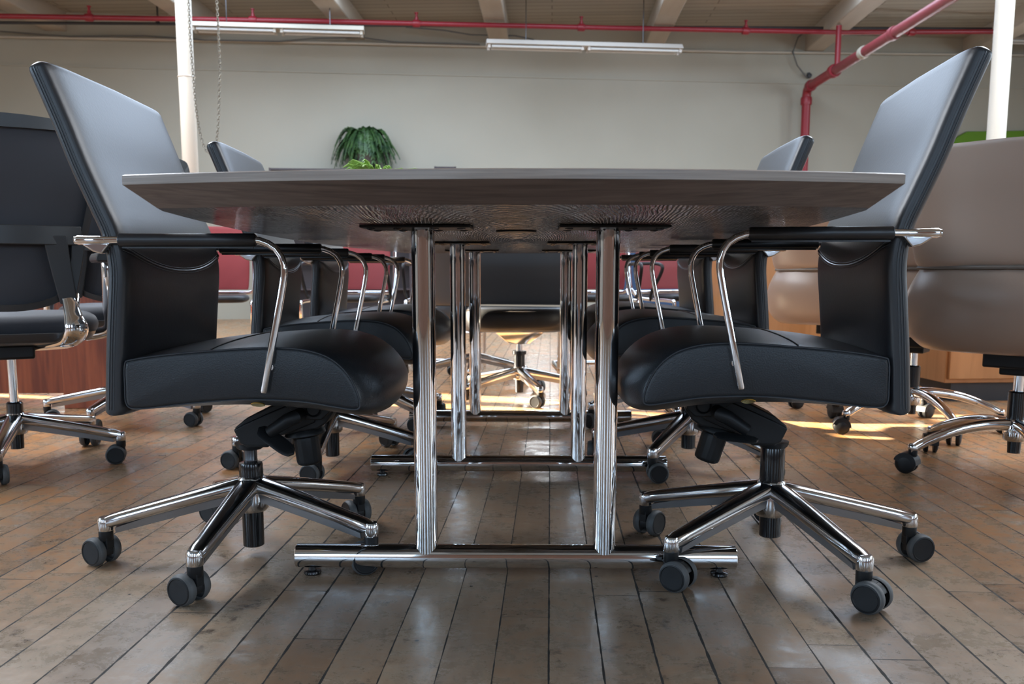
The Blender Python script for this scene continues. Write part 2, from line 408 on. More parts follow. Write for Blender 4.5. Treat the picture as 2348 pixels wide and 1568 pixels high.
# beams
bd = Vector((math.sin(R(2.47)), math.cos(R(2.47)), 0)); bs = Vector((bd.y, -bd.x, 0))
zb = wall(1145, 99).z
for i, px in enumerate((130, 480, 814, 1145, 1500, 1868, 2230)):
    p = wall(px, 80); t = -1.0 + .0
    q0, q1 = p - bd * 15.5, p + bd * .03
    b = MB(); b.loft([[q + bs * (-.13), q + bs * .13, q + bs * .13 + Vector((0, 0, 1)), q + bs * (-.13) + Vector((0, 0, 1))] for q in ()] or
        [[Vector((q.x, q.y, 0)) + bs * a + Vector((0, 0, zz)) for a, zz in ((-.13, zb), (.13, zb), (.13, cz + .01), (-.13, cz + .01))] for q in (q0, q1)])
    struct(b.build('trim_%d' % (i + 2), 'beam', bevel=.015))

# ============================================================ BOARDROOM TABLE
TA = R(.85)
tc_ = Vector((.0065, 1.728, 0))
table = thing('boardroom_table', tc_, -TA, 'long grey brown table with chrome legs at which the black chairs stand', 'table')
TL, TY = 2.95, -.585
def half_w(y, inset=0):   # y from near end
    u = (y - TL / 2) / (TL / 2)
    return .512 + .128 * (1 - u * u) - inset
def outline(inset):
    e = .070; n = 26; m = 30
    hw = half_w(e, inset); xs_ = [-hw + 2 * hw * i / n for i in range(n + 1)]
    end = lambda x: e * (x / half_w(e)) ** 2
    ky = 1.6 * inset
    pts = [Vector((x, TY + end(x) + ky, 0)) for x in xs_]
    for i in range(1, m):
        y = e + (TL - 2 * e) * i / m; pts.append(Vector((half_w(y, inset), TY + y, 0)))
    pts += [Vector((-x, TY + TL - end(x) - ky, 0)) for x in xs_]
    for i in range(1, m):
        y = TL - e - (TL - 2 * e) * i / m; pts.append(Vector((-half_w(y, inset), TY + y, 0)))
    return pts
b = MB()
def ringz(inset, z): return [p + Vector((0, 0, z)) for p in outline(inset)]
def ringfaces(a, c, k):
    n = len(a); base = len(b.v); b.v += a + c
    for j in range(n): b.face((base + j, base + (j + 1) % n, base + n + (j + 1) % n, base + n + j), k)
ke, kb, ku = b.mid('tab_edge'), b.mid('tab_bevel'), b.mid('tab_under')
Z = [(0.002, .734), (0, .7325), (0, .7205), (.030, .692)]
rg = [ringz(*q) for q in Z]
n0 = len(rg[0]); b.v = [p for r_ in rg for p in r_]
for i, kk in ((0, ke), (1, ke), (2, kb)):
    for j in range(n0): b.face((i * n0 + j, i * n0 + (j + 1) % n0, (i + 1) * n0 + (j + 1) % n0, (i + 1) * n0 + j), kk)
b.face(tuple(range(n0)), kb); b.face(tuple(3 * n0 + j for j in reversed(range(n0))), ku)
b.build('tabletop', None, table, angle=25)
b = MB(); b.lathe([(.043, 0), (.043, .003), (.038, .004)], (.0, .18, .6885)); b.build('grommet', 'plastic', table)
for ti in range(3):
    ty = ti * .882
    b = MB()
    b.lathe([(.0225, -.441), (.024, -.4395), (.024, .4395), (.0225, .441)], (0, ty, .038), (1, 0, 0), 40)
    fr = b.build('trestle_base', 'chrome', table)
    for sx in (-1, 1):
        b = MB(); b.lathe([(.0228, .048), (.0228, .682), (.0228, .6865)], (sx * .178, ty, 0), seg=48); b.build('post', 'chrome', fr)
        b = MB(); pts = [(-.103, -.055), (.103, -.055), (.103, .055), (-.103, .055)]
        b.prism([(x + sx * .186, y * 1.15 + ty) for x, y in pts], .6865, .6915, 'xy')
        pl = b.build('mounting_plate', 'plastic', fr, bevel=.0015)
        for ax in (-.085, -.035, .035, .085):
            for ay in (-.04, .04):
                b = MB(); b.lathe([(.0035, 0), (.008, .0015), (.008, .003)], (sx * .186 + ax, ty + ay, .6833), seg=10); b.build('screw', 'steel', pl)
        b = MB(); b.lathe([(.016, 0), (.018, .003), (.017, .007), (.008, .0085), (.007, .016)], (sx * .41, ty, 0)); b.build('glide', 'gloss_black', fr)

# ============================================================ CASTERS AND STAR BASES
def caster(parent, loc, yaw, kind='twin', rr=.030):
    # local: wheels on +-y, trailing in -x
    o = MB(); x = -.016
    if kind == 'twin':
        o.lathe([(.013, .052), (.0145, .055), (.0145, .074)], (0, 0, 0), seg=16)
        arc = [(x + .026 * math.cos(a), .030 + .026 * math.sin(a)) for a in [R(d) for d in range(-20, 171, 15)]]
        inner = [(x + .012 * math.cos(a), .030 + .012 * math.sin(a)) for a in [R(d) for d in range(170, -21, -15)]]
        o.prism(arc + inner, -.009, .009); o.prism([(x - .008, .036), (.012, .036), (.012, .06), (x - .008, .056)], -.009, .009)
    else:
        o.lathe([(.011, .052), (.013, .056), (.013, .072)], (0, 0, 0), seg=14)
        arc = [(x + (rr + .004) * math.cos(a), rr + (rr + .004) * math.sin(a)) for a in [R(d) for d in range(-5, 171, 12)]]
        inner = [(x + .016 * math.cos(a), rr + .016 * math.sin(a)) for a in [R(d) for d in range(170, -6, -12)]]
        o.prism(arc + inner, -.024, .024)
    c = o.build('caster', 'plastic', parent, loc=loc, rot=(0, 0, yaw), bevel=.0012)
    for s in (-1, 1):
        q = MB(); w0, w1 = (.010, .027) if kind == 'twin' else (.008, .021)
        if kind == 'twin':
            q.lathe([(rr * .86, w1 + .0006), (rr * .90, w1 + .0002), (rr * .93, w1 - .003), (rr - .001, w1 - .004), (rr, w1 - .006), (rr, w0 + .003), (rr - .002, w0)], (x, 0, rr), (0, s, 0), 36, 'tread', caps=False)
            q.lathe([(0, w1), (rr * .30, w1 + .0002), (rr * .74, w1 + .0004), (rr * .78, w1 + .0016), (rr * .87, w1 + .0010), (rr * .89, w1 - .004)], (x, 0, rr), (0, s, 0), 36, 'plastic')
        else:
            q.lathe([(0, w1 + .004), (rr * .6, w1 + .0035), (rr * .93, w1), (rr, w1 - .003), (rr, w0)], (x, 0, rr), (0, s, 0), 28, 'plastic')
        q.build('wheel', None, c)
    return c
def star(parent, yaw, dirs, cyaws, hub_top=.152, tip_top=.098, Rr=.286, kind='straight', cast=True, mat_='alu'):
    b = MB(); b.lathe([(.030, .098), (.034, .104), (.034, .125), (.030, hub_top - .006), (.026, hub_top)], (0, 0, 0), seg=32)
    for a in dirs:
        a += yaw; d = Vector((math.cos(a), math.sin(a), 0)); e = Vector((-d.y, d.x, 0)); rings = []
        n = 14
        for i in range(n + 1):
            t = i / n; r_ = .012 + (Rr + .010 - .012) * t
            if kind == 'straight':
                top = hub_top - .001 - (hub_top - tip_top) * (t ** 1.05); hw = .026 - .010 * t; hh = .017 - .003 * t
            else:
                top = hub_top - (hub_top - tip_top + .004) * (t ** 2.0) + .006 * math.sin(math.pi * t); hw = .017 - .003 * t; hh = .018 - .003 * t
            if i == n: top -= .004; hw *= .8; hh *= .7
            ring = []
            for j in range(14):
                ph = 2 * math.pi * j / 14
                cx = math.copysign(abs(math.cos(ph)) ** .75, math.cos(ph)); sz = math.copysign(abs(math.sin(ph)) ** .75, math.sin(ph))
                ring.append(d * r_ + e * hw * cx + Vector((0, 0, top - hh + hh * sz)))
            rings.append(ring)
        b.loft(rings)
        p = d * Rr; b.lathe([(.0145, .0735), (.0155, .075), (.0155, tip_top - .008), (.012, tip_top - .002)], (p.x, p.y, 0), seg=22)
    base = b.build('star_base', mat_, parent, angle=50)
    if cast:
        for a in dirs:
            a += yaw; d = Vector((math.cos(a), math.sin(a), 0)); e = Vector((-d.y, d.x, 0)); q = MB(); rings = []
            for i in range(9):
                t = i / 8; r_ = .03 + (Rr - .05) * t; top = hub_top - .012 - (hub_top - tip_top) * (t ** 1.05) - .012
                bot = top - .030 + .018 * t
                hw = .0165 - .006 * t
                rings.append([d * r_ + e * hw + Vector((0, 0, top)), d * r_ - e * hw + Vector((0, 0, top)), d * r_ - e * hw * .75 + Vector((0, 0, bot)), d * r_ + e * hw * .75 + Vector((0, 0, bot))])
            q.loft(rings); q.build('rib', 'cast', base)
    for a, cy in zip(dirs, cyaws):
        a += yaw; caster(parent, (Rr * math.cos(a), Rr * math.sin(a), 0), cy, 'twin' if kind == 'straight' else 'hood')
    return base

# ============================================================ BOARDROOM CHAIR
REAR = [(-.193, .348), (-.191, .368), (-.184, .466), (-.177, .545), (-.172, .610), (-.179, .664), (-.198, .712), (-.228, .785), (-.254, .858), (-.285, .938), (-.293, .958)]
def back_section(T, tk=.046):
    pts = []
    return pts
def make_board_chair(label, lift=0.0, base_yaw=0.0, cyaws=(0,) * 5, sleeve=.185, tube_bot=.005, lever=(-1, 1)):
    root = thing('boardroom_chair', (0, 0, 0), 0, label, 'chair', 'black boardroom chairs around the table')
    dz = Vector((0, 0, lift))
    # ---- backrest: loft of rounded sections along a leaning spine
    sp = catmull([(x, 0, z) for x, z in REAR], 4)
    rings = []; n = len(sp)
    front_at = []
    for i, p in enumerate(sp):
        t = (sp[min(i + 1, n - 1)] - sp[max(i - 1, 0)]).normalized(); nn = Vector((t.z, 0, -t.x))   # forward normal
        hw = .262; tk = .044
        u = i / (n - 1)
        endk = 1.0
        if i < 3: endk = (.45, .80, .95)[i]
        if i > n - 4: endk = (.90, .72, .42)[i - (n - 3)]
        if i > n - 3: hw -= .004 * (i - (n - 3))
        ring = []
        mid = p + nn * (tk / 2)
        K = 44
        for j in range(K):
            ph = 2 * math.pi * j / K
            ex = .16; cy = math.copysign(abs(math.cos(ph)) ** ex, math.cos(ph)); sx = math.copysign(abs(math.sin(ph)) ** .55, math.sin(ph))
            y = hw * cy
            puff = .005 * (1 - (y / hw) ** 2) * (1 if sx > 0 else .6)
            ring.append(mid + nn * (sx * (tk / 2) * endk + math.copysign(puff * endk, sx) * abs(sx)) + Vector((0, y, 0)) + dz)
        rings.append(ring); front_at.append((p + nn * tk, nn, p))
    b = MB(); b.loft(rings); back = b.build('backrest', 'leather_smooth', root, angle=60)
    # side seams
    for sy in (-1, 1):
        for off, rr_, mm in ((.020, .0011, 'piping'), (.0155, .0007, 'stitch'), (.0245, .0007, 'stitch')):
            b = MB(); b.tube([p + nn * off + Vector((0, sy * (.2622 - (.002 if i > n - 4 else 0)), 0)) + dz for i, (f_, nn, p) in enumerate(front_at) if 2 < i < n - 2], rr_, 6)
            b.build('seam', mm, back)
    # U shaped front seam
    def front_x(z):
        for (a, _, _), (c, _, _) in zip(front_at[:-1], front_at[1:]):
            if a.z <= z <= c.z: return a.x + (c.x - a.x) * (z - a.z) / (c.z - a.z)
        return front_at[-1][0].x
    for k, (dzz, rr_) in enumerate(((0, .0018), (-.005, .0007), (.005, .0007))):
        pts = []
        for i in range(33):
            y = -.257 + .514 * i / 32; z = .608 + .040 * abs(y / .257) ** 2.2 + dzz
            pts.append(Vector((front_x(z) + .005 * (1 - (y / .262) ** 2) * .95 - (.006 if abs(y) > .25 else .0), y, z)) + dz)
        b = MB(); b.tube(pts, rr_, 6); b.build('seam', 'piping' if k == 0 else 'stitch', back)
    # ---- seat
    side = [(-.143, .364), (-.145, .40), (-.143, .438), (-.130, .447), (-.06, .457), (.024, .464), (.110, .469), (.175, .466), (.222, .453), (.254, .428), (.273, .396), (.281, .366), (.272, .356), (.235, .361), (.17, .371), (.07, .374), (-.03, .367), (-.115, .358)]
    mid_ = [(-.146, .350), (-.148, .40), (-.146, .442), (-.130, .453), (-.06, .465), (.024, .472), (.115, .478), (.195, .477), (.256, .462), (.302, .432), (.330, .390), (.326, .350), (.300, .326), (.250, .322), (.18, .332), (.07, .342), (-.03, .344), (-.115, .344)]
    A = catmull([(x, 0, z) for x, z in side], 4, True); Bm = catmull([(x, 0, z) for x, z in mid_], 4, True)
    rings = []; H_ = .2600
    ys = [-H_ + 2 * H_ * (.5 - .5 * math.cos(math.pi * i / 26)) for i in range(27)]
    for y in ys:
        a = abs(y) / H_; g = (1 - a ** 2.3) ** .75 if a < 1 else 0
        sag = 0
        rings.append([Vector((p.x + (q.x - p.x) * g, y, p.z + (q.z - p.z) * g + sag)) + dz for p, q in zip(A, Bm)])
    cen = Vector((.07, 0, .41))
    for s_, idx in ((-1, 0), (1, -1)):
        src = list(rings[idx]); n_ = len(src); ar = sum(src[k].x * src[(k + 1) % n_].z - src[(k + 1) % n_].x * src[k].z for k in range(n_))
        for dd, yy in ((.003, .0022), (.007, .0032)):
            ex_ = []
            for k in range(n_):
                t_ = src[(k + 2) % n_] - src[k - 2]; nv = Vector((-t_.z, 0, t_.x)).normalized() * (1 if ar > 0 else -1)
                ex_.append(Vector((src[k].x, s_ * (H_ + yy), src[k].z)) + nv * dd)
            if s_ < 0: rings.insert(0, ex_)
            else: rings.append(ex_)
    b = MB(); b.loft(rings, caps=False); n_ = len(rings[0])
    for ri in (0, len(rings) - 1):      # side panels as a ladder of quads
        k0 = max(range(n_), key=lambda k: rings[ri][k].x)
        for k in range(n_ // 2 - 1):
            q = [ri * n_ + (k0 + k) % n_, ri * n_ + (k0 + k + 1) % n_, ri * n_ + (k0 - k - 1) % n_, ri * n_ + (k0 - k) % n_]
            q = [v_ for i_, v_ in enumerate(q) if v_ not in q[:i_]]
            if len(q) > 2: b.face(tuple(q))
    seat = b.build('seat', 'leather', root, angle=50)
    for s_, idx in ((-1, 2), (1, -3)):
        b = MB(); b.tube([p + Vector((0, s_ * .001, 0)) for p in rings[idx]], .0017, 6, loop=True); b.build('piping', 'piping', seat)
    # crosswise seat seam
    b = MB(); b.tube([Vector((.0 + .01, y, .4722 - .0075 * (abs(y) / H_) ** 2.6)) + dz for y in [-.25 + .50 * i / 16 for i in range(17)]], .0013, 6); b.build('seam', 'piping', seat)
    for s_ in (-1, 1):
        b = MB(); b.lathe([(.0, 0), (.012, .0005), (.013, .002), (.012, .003)], (.095, s_ * .259, .367 + lift), (0, s_ * .45, -1), 20)
        o = b.build('zip_tag', 'brass', seat); o['label'] = 'small oval brass tag'
    # ---- armrests
    for s_ in (-1, 1):
        y = s_ * .272
        path = [Vector((x, y, z)) for x, z in ((-.214, .660), (-.19, .661), (-.15, .661), (-.05, .661), (.05, .661), (.098, .661))]
        path += [Vector((x, y, z)) for x, z in ((.112, .6595), (.127, .654), (.140, .645), (.149, .632), (.1535, .617), (.1535, .602), (.151, .586), (.146, .560), (.128, .475), (.1105, .392), (.110, .3885))]
        b = MB(); b.tube([p + dz for p in path], [.0068] * (len(path) - 1) + [.0055], 16)
        b.tube([Vector((-.214, y, .6605)) + dz, Vector((-.208, y, .6605)) + dz, Vector((-.16, y, .6605)) + dz], [.006, .0085, .007], 14)
        b.lathe([(.0075, -.002), (.0075, .012)], (.121, s_ * .259, .435 + lift), (0, s_, 0), 12)
        arm = b.build('armrest', 'chrome', root)
        b = MB(); b.loft([[Vector((x, yy, z)) + dz for x, z in ((-.206, .656), (-.150, .656), (-.166, .636), (-.182, .640))] for yy in (y - s_ * .012, y + s_ * .004)])
        b.build('bracket', 'alu', arm, bevel=.003)
        b = MB(); b.tube([Vector((x, y, .6605)) + dz for x in (-.136, -.134, -.05, .05, .103, .106)], [.0095, .0118, .0118, .0118, .0118, .0095], 20)
        b.box((-.015, y, .6485 + lift), (.232, .003, .005)); b.build('arm_pad', 'leather_smooth', arm)
    # ---- mechanism
    b = MB()
    for y0, y1_, g in ((-.040, .040, 0), (-.048, .048, .006)):
        pts = [(-.020, .283), (-.006, .249), (.004, .242), (.050, .242), (.060, .261), (.08, .268), (.153, .281), (.171, .293), (.186, .315), (.186, .350), (.10, .350), (.046, .324), (.006, .304)]
        if g: pts = [(-.020, .281), (-.007, .252), (.004, .246), (.050, .246), (.064, .264), (.10, .275), (.15, .296), (.15, .335), (.10, .335), (.046, .312), (.006, .294)]
        b.prism(pts, y0, y1_)
    mech = b.build('tilt_mechanism', 'plastic', root, bevel=.004, loc=(0, 0, lift))
    b = MB(); b.prism([(-.03, .352), (.014, .345), (.088, .338), (.106, .326), (.118, .312), (.137, .305), (.168, .305), (.186, .320), (.190, .346), (.190, .352)], -.070, .070); b.build('seat_bracket', 'plastic', mech, bevel=.003)
    for s_ in (-1, 1):
        b = MB(); b.lathe([(.0170, 0), (.0170, .0035), (.0155, .0045), (.0145, .0022), (.012, .0045), (0, .0052)], (.153, s_ * .070, .328), (0, s_, 0), 28); b.build('pivot_cap', 'plastic', mech)
    kb_ = Vector((.119, 0, .262)); kd = Vector((.12, 0, -1)).normalized() if lever == (-1,) else Vector((.30, 0, -1)).normalized()
    seg = 48; U = kd.orthogonal().normalized(); V = kd.cross(U); b = MB(); rings = []
    for r_, h in ((.0262, .004), (.0270, .007), (.0272, .010), (.0264, .055), (.0252, .060), (.020, .0635)):
        rings.append([kb_ + kd * h + (U * math.cos(2 * math.pi * k / seg) + V * math.sin(2 * math.pi * k / seg)) * (r_ * (1 if (k % 3) else .955)) for k in range(seg)])
    b.loft(rings); b.build('tension_knob', 'plastic', mech, angle=50)
    b = MB(); b.lathe([(.030, -.022), (.042, -.008), (.043, -.002), (.041, .0), (.016, .001), (.016, .006)], kb_, kd, 40); b.build('knob_flange', 'plastic', mech)
    for s_ in lever:
        b = MB(); y = s_ * .105
        b.tube([Vector((.128, s_ * .050, .318)), Vector((.122, y, .316)), Vector((.110, y, .311)), Vector((.070, y, .285))], [.013, .0145, .0145, .012], 16)
        c0 = Vector((.084, y, .268)) if lever == (-1,) else Vector((.092, y, .270))
        ax = Vector((.79, 0, -.61)) if lever == (-1,) else Vector((1, 0, .10)).normalized()
        pe = Vector((.61, 0, .79)) if lever == (-1,) else Vector((-.10, 0, 1)).normalized()
        a2_ = (pe * (.45 if lever == (-1,) else .16) + Vector((0, -s_, 0)) * .86).normalized(); nn_ = ax.cross(a2_)
        rings = []
        for i in range(17):
            t = -1 + 2 * i / 16; hw = .021 * max(0, 1 - t ** 4) ** .5 + .001; q = .0045 * (1 - .3 * t * t) * (1.18 if i % 2 else 1)
            rings.append([c0 + ax * (.044 * t) + a2_ * (hw * math.cos(p_)) + nn_ * (q * math.sin(p_)) for p_ in [2 * math.pi * k / 14 for k in range(14)]])
        b.loft(rings); b.build('tilt_lever', 'plastic', mech)
    # ---- column
    b = MB(); b.lathe([(.0140, .13), (.0140, .205), (.0144, .206), (.0144, .209), (.0140, .210), (.0140, .245 + lift)], seg=24, m='steel'); b.lathe([(.024, .232 + lift), (.029, .236 + lift), (.032, .246 + lift)], seg=24, m='plastic')
    b.lathe([(.0240, .165), (.0250, .168), (.0250, sleeve - .004), (.0235, sleeve), (.015, sleeve + .0005)], seg=32, m='gloss_black')
    b.lathe([(.020, tube_bot), (.0222, tube_bot + .002), (.0225, .110)], seg=32, m='gloss_black')
    b.build('gas_column', None, root)
    star(root, base_yaw, [2 * math.pi * k / 5 for k in range(5)], cyaws, hub_top=.174, tip_top=.104, Rr=.294)
    return root
def yaw_for(nx, ny, chair_rz=0, flip=1):   # caster heading so that one wheel faces (nx, ny) in the world
    return math.atan2(ny, nx) + flip * math.pi / 2 - chair_rz
cy = [yaw_for(-.40, -.9), yaw_for(.35, -.94), yaw_for(-.8, -.6), yaw_for(-.5, -.85), yaw_for(-.45, -.9)]
L1 = make_board_chair('black leather boardroom chair nearest the camera on the left side of the table', 0, -1.644, cy, sleeve=.202, tube_bot=.020, lever=(-1,))
L1.location = (-.558, 1.86, 0)
rz = math.pi - R(6.0)
cyr = [yaw_for(-.70, -.70, rz, -1), yaw_for(.2, -.98, rz, -1), yaw_for(-.7, -.7, rz), yaw_for(.72, -.68, rz, -1), yaw_for(-.60, -.8, rz, -1)]
R1 = make_board_chair('black leather boardroom chair nearest the camera on the right side of the table', .010, -1.264 - rz, cyr, sleeve=.245, tube_bot=.052, lever=(1,))
R1.location = (.545, 1.822, 0); R1.rotation_euler = (0, 0, rz)
def turned_base(root, a):   # give a copied chair its own base heading
    for ch in root.children:
        if ch.name.startswith('star_base'): ch.rotation_euler.z += a
        if ch.name.startswith('caster'):
            v = Vector(ch.location); ca, sa = math.cos(a), math.sin(a)
            ch.location = (v.x * ca - v.y * sa, v.x * sa + v.y * ca, v.z); ch.rotation_euler.z += a * 1.7
l2 = dup(L1, (-.578, 2.81, 0), R(2), 'middle one of the three black leather chairs along the left side of the table'); turned_base(l2, R(5))
l3 = dup(L1, (-.566, 3.55, 0), R(-1), 'black leather boardroom chair furthest back on the left side of the table'); turned_base(l3, R(-20))
r2 = dup(R1, (.560, 2.775, 0), math.pi - R(3), 'middle one of the three black leather chairs along the right side of the table'); turned_base(r2, R(20))
r3 = dup(R1, (.575, 3.58, 0), math.pi, 'black leather boardroom chair furthest back on the right side of the table'); turned_base(r3, R(-15))

# ============================================================ SHELL CHAIRS (lofted backs)
def shell(rows, curve=.05, th=.06, K=36, e1=.35, e2=.7):
    """rows: (z, half width, x of rear face, thickness); back wraps forward (+x) at its sides"""
    rings = []
    for z, hw, x, tk in rows:
        ring = []
        for j in range(K):
            ph = 2 * math.pi * j / K
            cy_ = math.copysign(abs(math.cos(ph)) ** e1, math.cos(ph)); sx = math.copysign(abs(math.sin(ph)) ** e2, math.sin(ph))
            y = hw * cy_; ring.append(Vector((x + tk / 2 + sx * tk / 2 + curve * (y / max(hw, .01)) ** 2 * (hw / .3), y, z)))
        rings.append(ring)
    return rings
def cat_rows(rows, n=4):
    P = catmull([(r_[0], r_[1], r_[2]) for r_ in rows], n); T = catmull([(r_[3], 0, 0) for r_ in rows], n)
    return [(p.x, p.y, p.z, t.x) for p, t in zip(P, T)]
def make_tan(label):
    root = thing('executive_chair', (0, 0, 0), 0, label, 'chair', 'taupe executive chairs in a row')
    up = cat_rows([(.622, .262, -.225, .03), (.642, .275, -.240, .07), (.70, .285, -.255, .085), (.79, .290, -.275, .085), (.87, .285, -.298, .08), (.925, .275, -.312, .065), (.95, .262, -.318, .045), (.96, .24, -.318, .02)])
    b = MB(); b.loft(shell(up, .075)); bk = b.build('backrest', 'tan', root, angle=60)
    lo = cat_rows([(.368, .235, -.16, .05), (.378, .262, -.20, .10), (.42, .300, -.235, .13), (.49, .312, -.25, .13), (.55, .300, -.245, .11), (.60, .275, -.228, .07), (.617, .262, -.22, .03)])
    b = MB(); b.loft(shell(lo, .09)); b.build('lumbar_section', 'tan', root, angle=60)
    b = MB(); b.tube([Vector((-.226 + .078 * (y / .262) ** 2, y, .6195)) for y in [-.262 + .524 * i / 20 for i in range(21)]], .006, 8); b.build('piping', 'tan_seam', bk)
    b = MB(); seat = cat_rows([(.375, .22, -.13, .34), (.385, .245, -.16, .42), (.42, .262, -.17, .47), (.46, .258, -.17, .47), (.485, .24, -.15, .43), (.49, .20, -.12, .36)])
    b.loft(shell(seat, 0, K=40, e1=.5, e2=.4)); b.build('seat', 'tan', root, angle=60)
    b = MB(); b.box((.02, 0, .35), (.24, .16, .05)); b.box((.0, 0, .315), (.10, .09, .03)); b.build('tilt_mechanism', 'plastic', root, bevel=.006)
    b = MB(); b.lathe([(.014, .20), (.014, .32)], m='chrome'); b.lathe([(.026, .15), (.026, .245), (.022, .25)], m='gloss_black'); b.lathe([(.018, .06), (.02, .11)], m='gloss_black'); b.build('gas_column', None, root)
    star(root, 0, [2 * math.pi * k / 5 for k in range(5)], [R(40 + 73 * k) for k in range(5)], hub_top=.165, tip_top=.092, Rr=.315, kind='curved', cast=False, mat_='chrome')
    return root
rt = math.atan2(.74, .67)
T1 = make_tan('large taupe leather executive chair at the right picture edge, nearest of its row')
T1.location = (1.53, 2.66, 0); T1.rotation_euler = (0, 0, rt); turned_base(T1, R(183) - rt)
t2 = dup(T1, (1.555, 3.42, 0), rt + R(4), 'taupe leather executive chair half hidden behind the near right black chair'); turned_base(t2, R(14))
t3 = dup(T1, (1.53, 4.16, 0), rt + R(10), 'taupe leather executive chair furthest back in the row beside the maple cabinet'); turned_base(t3, R(28))

# ---- black task chairs on the left
def make_task(label):
    root = thing('task_chair', (0, 0, 0), 0, label, 'chair', 'black task chairs on the left')
    # frame rim of back (rounded trapezoid), curved around the sitter
    def bp_(y, z): return Vector((-.235 - .16 * max(0, (z - .62)) ** 1.3 + .10 * (y / .26) ** 2 * .6, y, z))
    outl = catmull([(-.15, .53, 0), (-.185, .60, 0), (-.235, .76, 0), (-.262, .92, 0), (-.262, 1.00, 0), (-.235, 1.030, 0), (-.12, 1.042, 0), (0, 1.045, 0), (.12, 1.042, 0), (.235, 1.030, 0), (.262, 1.00, 0), (.262, .92, 0), (.235, .76, 0), (.185, .60, 0), (.15, .53, 0), (.08, .50, 0), (0, .492, 0), (-.08, .50, 0)], 4, True)
    b = MB(); c0 = Vector((0, .80))
    rings = []
    for q in outl:
        y, z = q.x, q.y; dy, dz_ = y, z - .80; k = math.hypot(dy, dz_); dy /= k; dz_ /= k
        wd = .020 + .022 * max(0, (z - .98) / .08 if z > .98 else 0)
        o1 = bp_(y, z); i1 = bp_(y - dy * wd, z - dz_ * wd)
        f = Vector((1, 0, 0)); rings.append([o1 - f * .006, o1 + f * .018, i1 + f * .016, i1 - f * .010])
    b.loft(rings, loop=True); fr = b.build('back_frame', 'task_black', root, angle=60)
    # fabric panel
    b = MB(); rows = []
    c = Vector((0, .79, 0)); ringsv = []
    for s_ in (0.001, .25, .5, .75, .90, .97):
        ringsv.append([bp_(c.x + (q.x - c.x) * s_, c.y + (q.y - c.y) * s_) + Vector((.006 + .012 * (1 - s_), 0, 0)) for q in outl])
    b.loft(ringsv, caps=False); b.loft([[p + Vector((.008, 0, 0)) for p in r_] for r_ in ringsv], caps=False)
    b.build('back_fabric', 'mesh_black', root, angle=60)
    # lower yoke: crossbar with two legs and slots
    b = MB()
    bar = [Vector((0, y, 0)) for y in ()]
    ring = []
    for y in [-.205 + .41 * i / 16 for i in range(17)]:
        p = bp_(y, .715); ring.append([p + Vector((-.022, 0, .026)), p + Vector((-.004, 0, .026)), p + Vector((-.004, 0, -.030)), p + Vector((-.022, 0, -.030))])
    b.loft(ring)
    for s_ in (-1, 1):
        for off, w0 in ((.132, .032), (.196, .019)):
            ring = []
            for i in range(9):
                t = i / 8; z = .712 - .20 * t; y = s_ * (off + (.150 - off) * (t ** 1.3) + .01 * t); p = bp_(y, z); w1 = w0 * (1 - .25 * t)
                ring.append([p + Vector((-.024, -w1, 0)), p + Vector((-.024, w1, 0)), p + Vector((-.006, w1, 0)), p + Vector((-.006, -w1, 0))])
            b.loft(ring)
    b.build('back_yoke', 'task_black', root, bevel=.003)
    # polished brackets sweeping from the seat to the yoke
    for s_ in (-1, 1):
        b = MB(); b.tube(catmull([(-.02, s_ * .03, .375), (-.12, s_ * .10, .385), (-.215, s_ * .155, .402), (-.262, s_ * .172, .435), (-.255, s_ * .168, .475), (-.232, s_ * .160, .525)], 6),
                         [.024, .024, .024, .025, .026, .027, .028, .029, .030, .031, .032, .033, .034, .035, .036, .036, .036, .036, .036, .035, .034, .033, .031, .029, .027, .026, .025, .024, .023, .022, .022], 16, flat=.62)
        b.build('back_bracket', 'chrome', root)
    b = MB(); seat = cat_rows([(.405, .19, -.14, .36), (.415, .235, -.18, .44), (.435, .25, -.19, .46), (.455, .25, -.19, .46), (.475, .235, -.17, .43), (.48, .19, -.14, .36)])
    b.loft(shell(seat, 0, K=40, e1=.5, e2=.4)); b.build('seat', 'mesh_black', root, angle=60)
    b = MB(); pan = cat_rows([(.385, .16, -.14, .30), (.395, .21, -.20, .42), (.412, .235, -.215, .45), (.425, .24, -.22, .45)]); b.loft(shell(pan, 0, K=40, e1=.5, e2=.4)); b.build('seat_pan', 'task_black', root, angle=60)
    for s_ in (-1, 1):
        b = MB(); y = s_ * .29
        b.tube(catmull([(.05, s_ * .22, .40), (.02, y, .42), (-.005, y, .50), (-.03, y, .60), (-.03, y, .635)], 5), .020, 14); a_ = b.build('armrest', 'chrome', root)
        b = MB(); b.loft([[Vector((x, y + s_ * v, z)) for v, z in ((-.038, .638), (.038, .638), (.042, .65), (.034, .668), (-.034, .668), (-.042, .65))] for x in (-.13, -.11, .10, .12)]); b.build('arm_pad', 'task_black', a_, bevel=.006)
    b = MB(); b.box((.0, 0, .365), (.24, .13, .045)); b.build('tilt_mechanism', 'plastic', root, bevel=.008)
    b = MB(); b.lathe([(.013, .17), (.013, .35)], m='chrome'); b.lathe([(.024, .16), (.024, .195), (.02, .2)], m='gloss_black'); b.lathe([(.019, .05), (.021, .11)], m='gloss_black'); b.build('gas_column', None, root)
    star(root, 0, [2 * math.pi * k / 5 for k in range(5)], [R(100 + 73 * k) for k in range(5)], hub_top=.165, tip_top=.105, Rr=.325)
    return root
A = make_task('black task chair at the left picture edge, seen from behind, with polished bracket and arms')
A.location = (-1.575, 2.78, 0); rzA = math.atan2(.87, -.50); A.rotation_euler = (0, 0, rzA)
turned_base(A, R(2) - rzA)
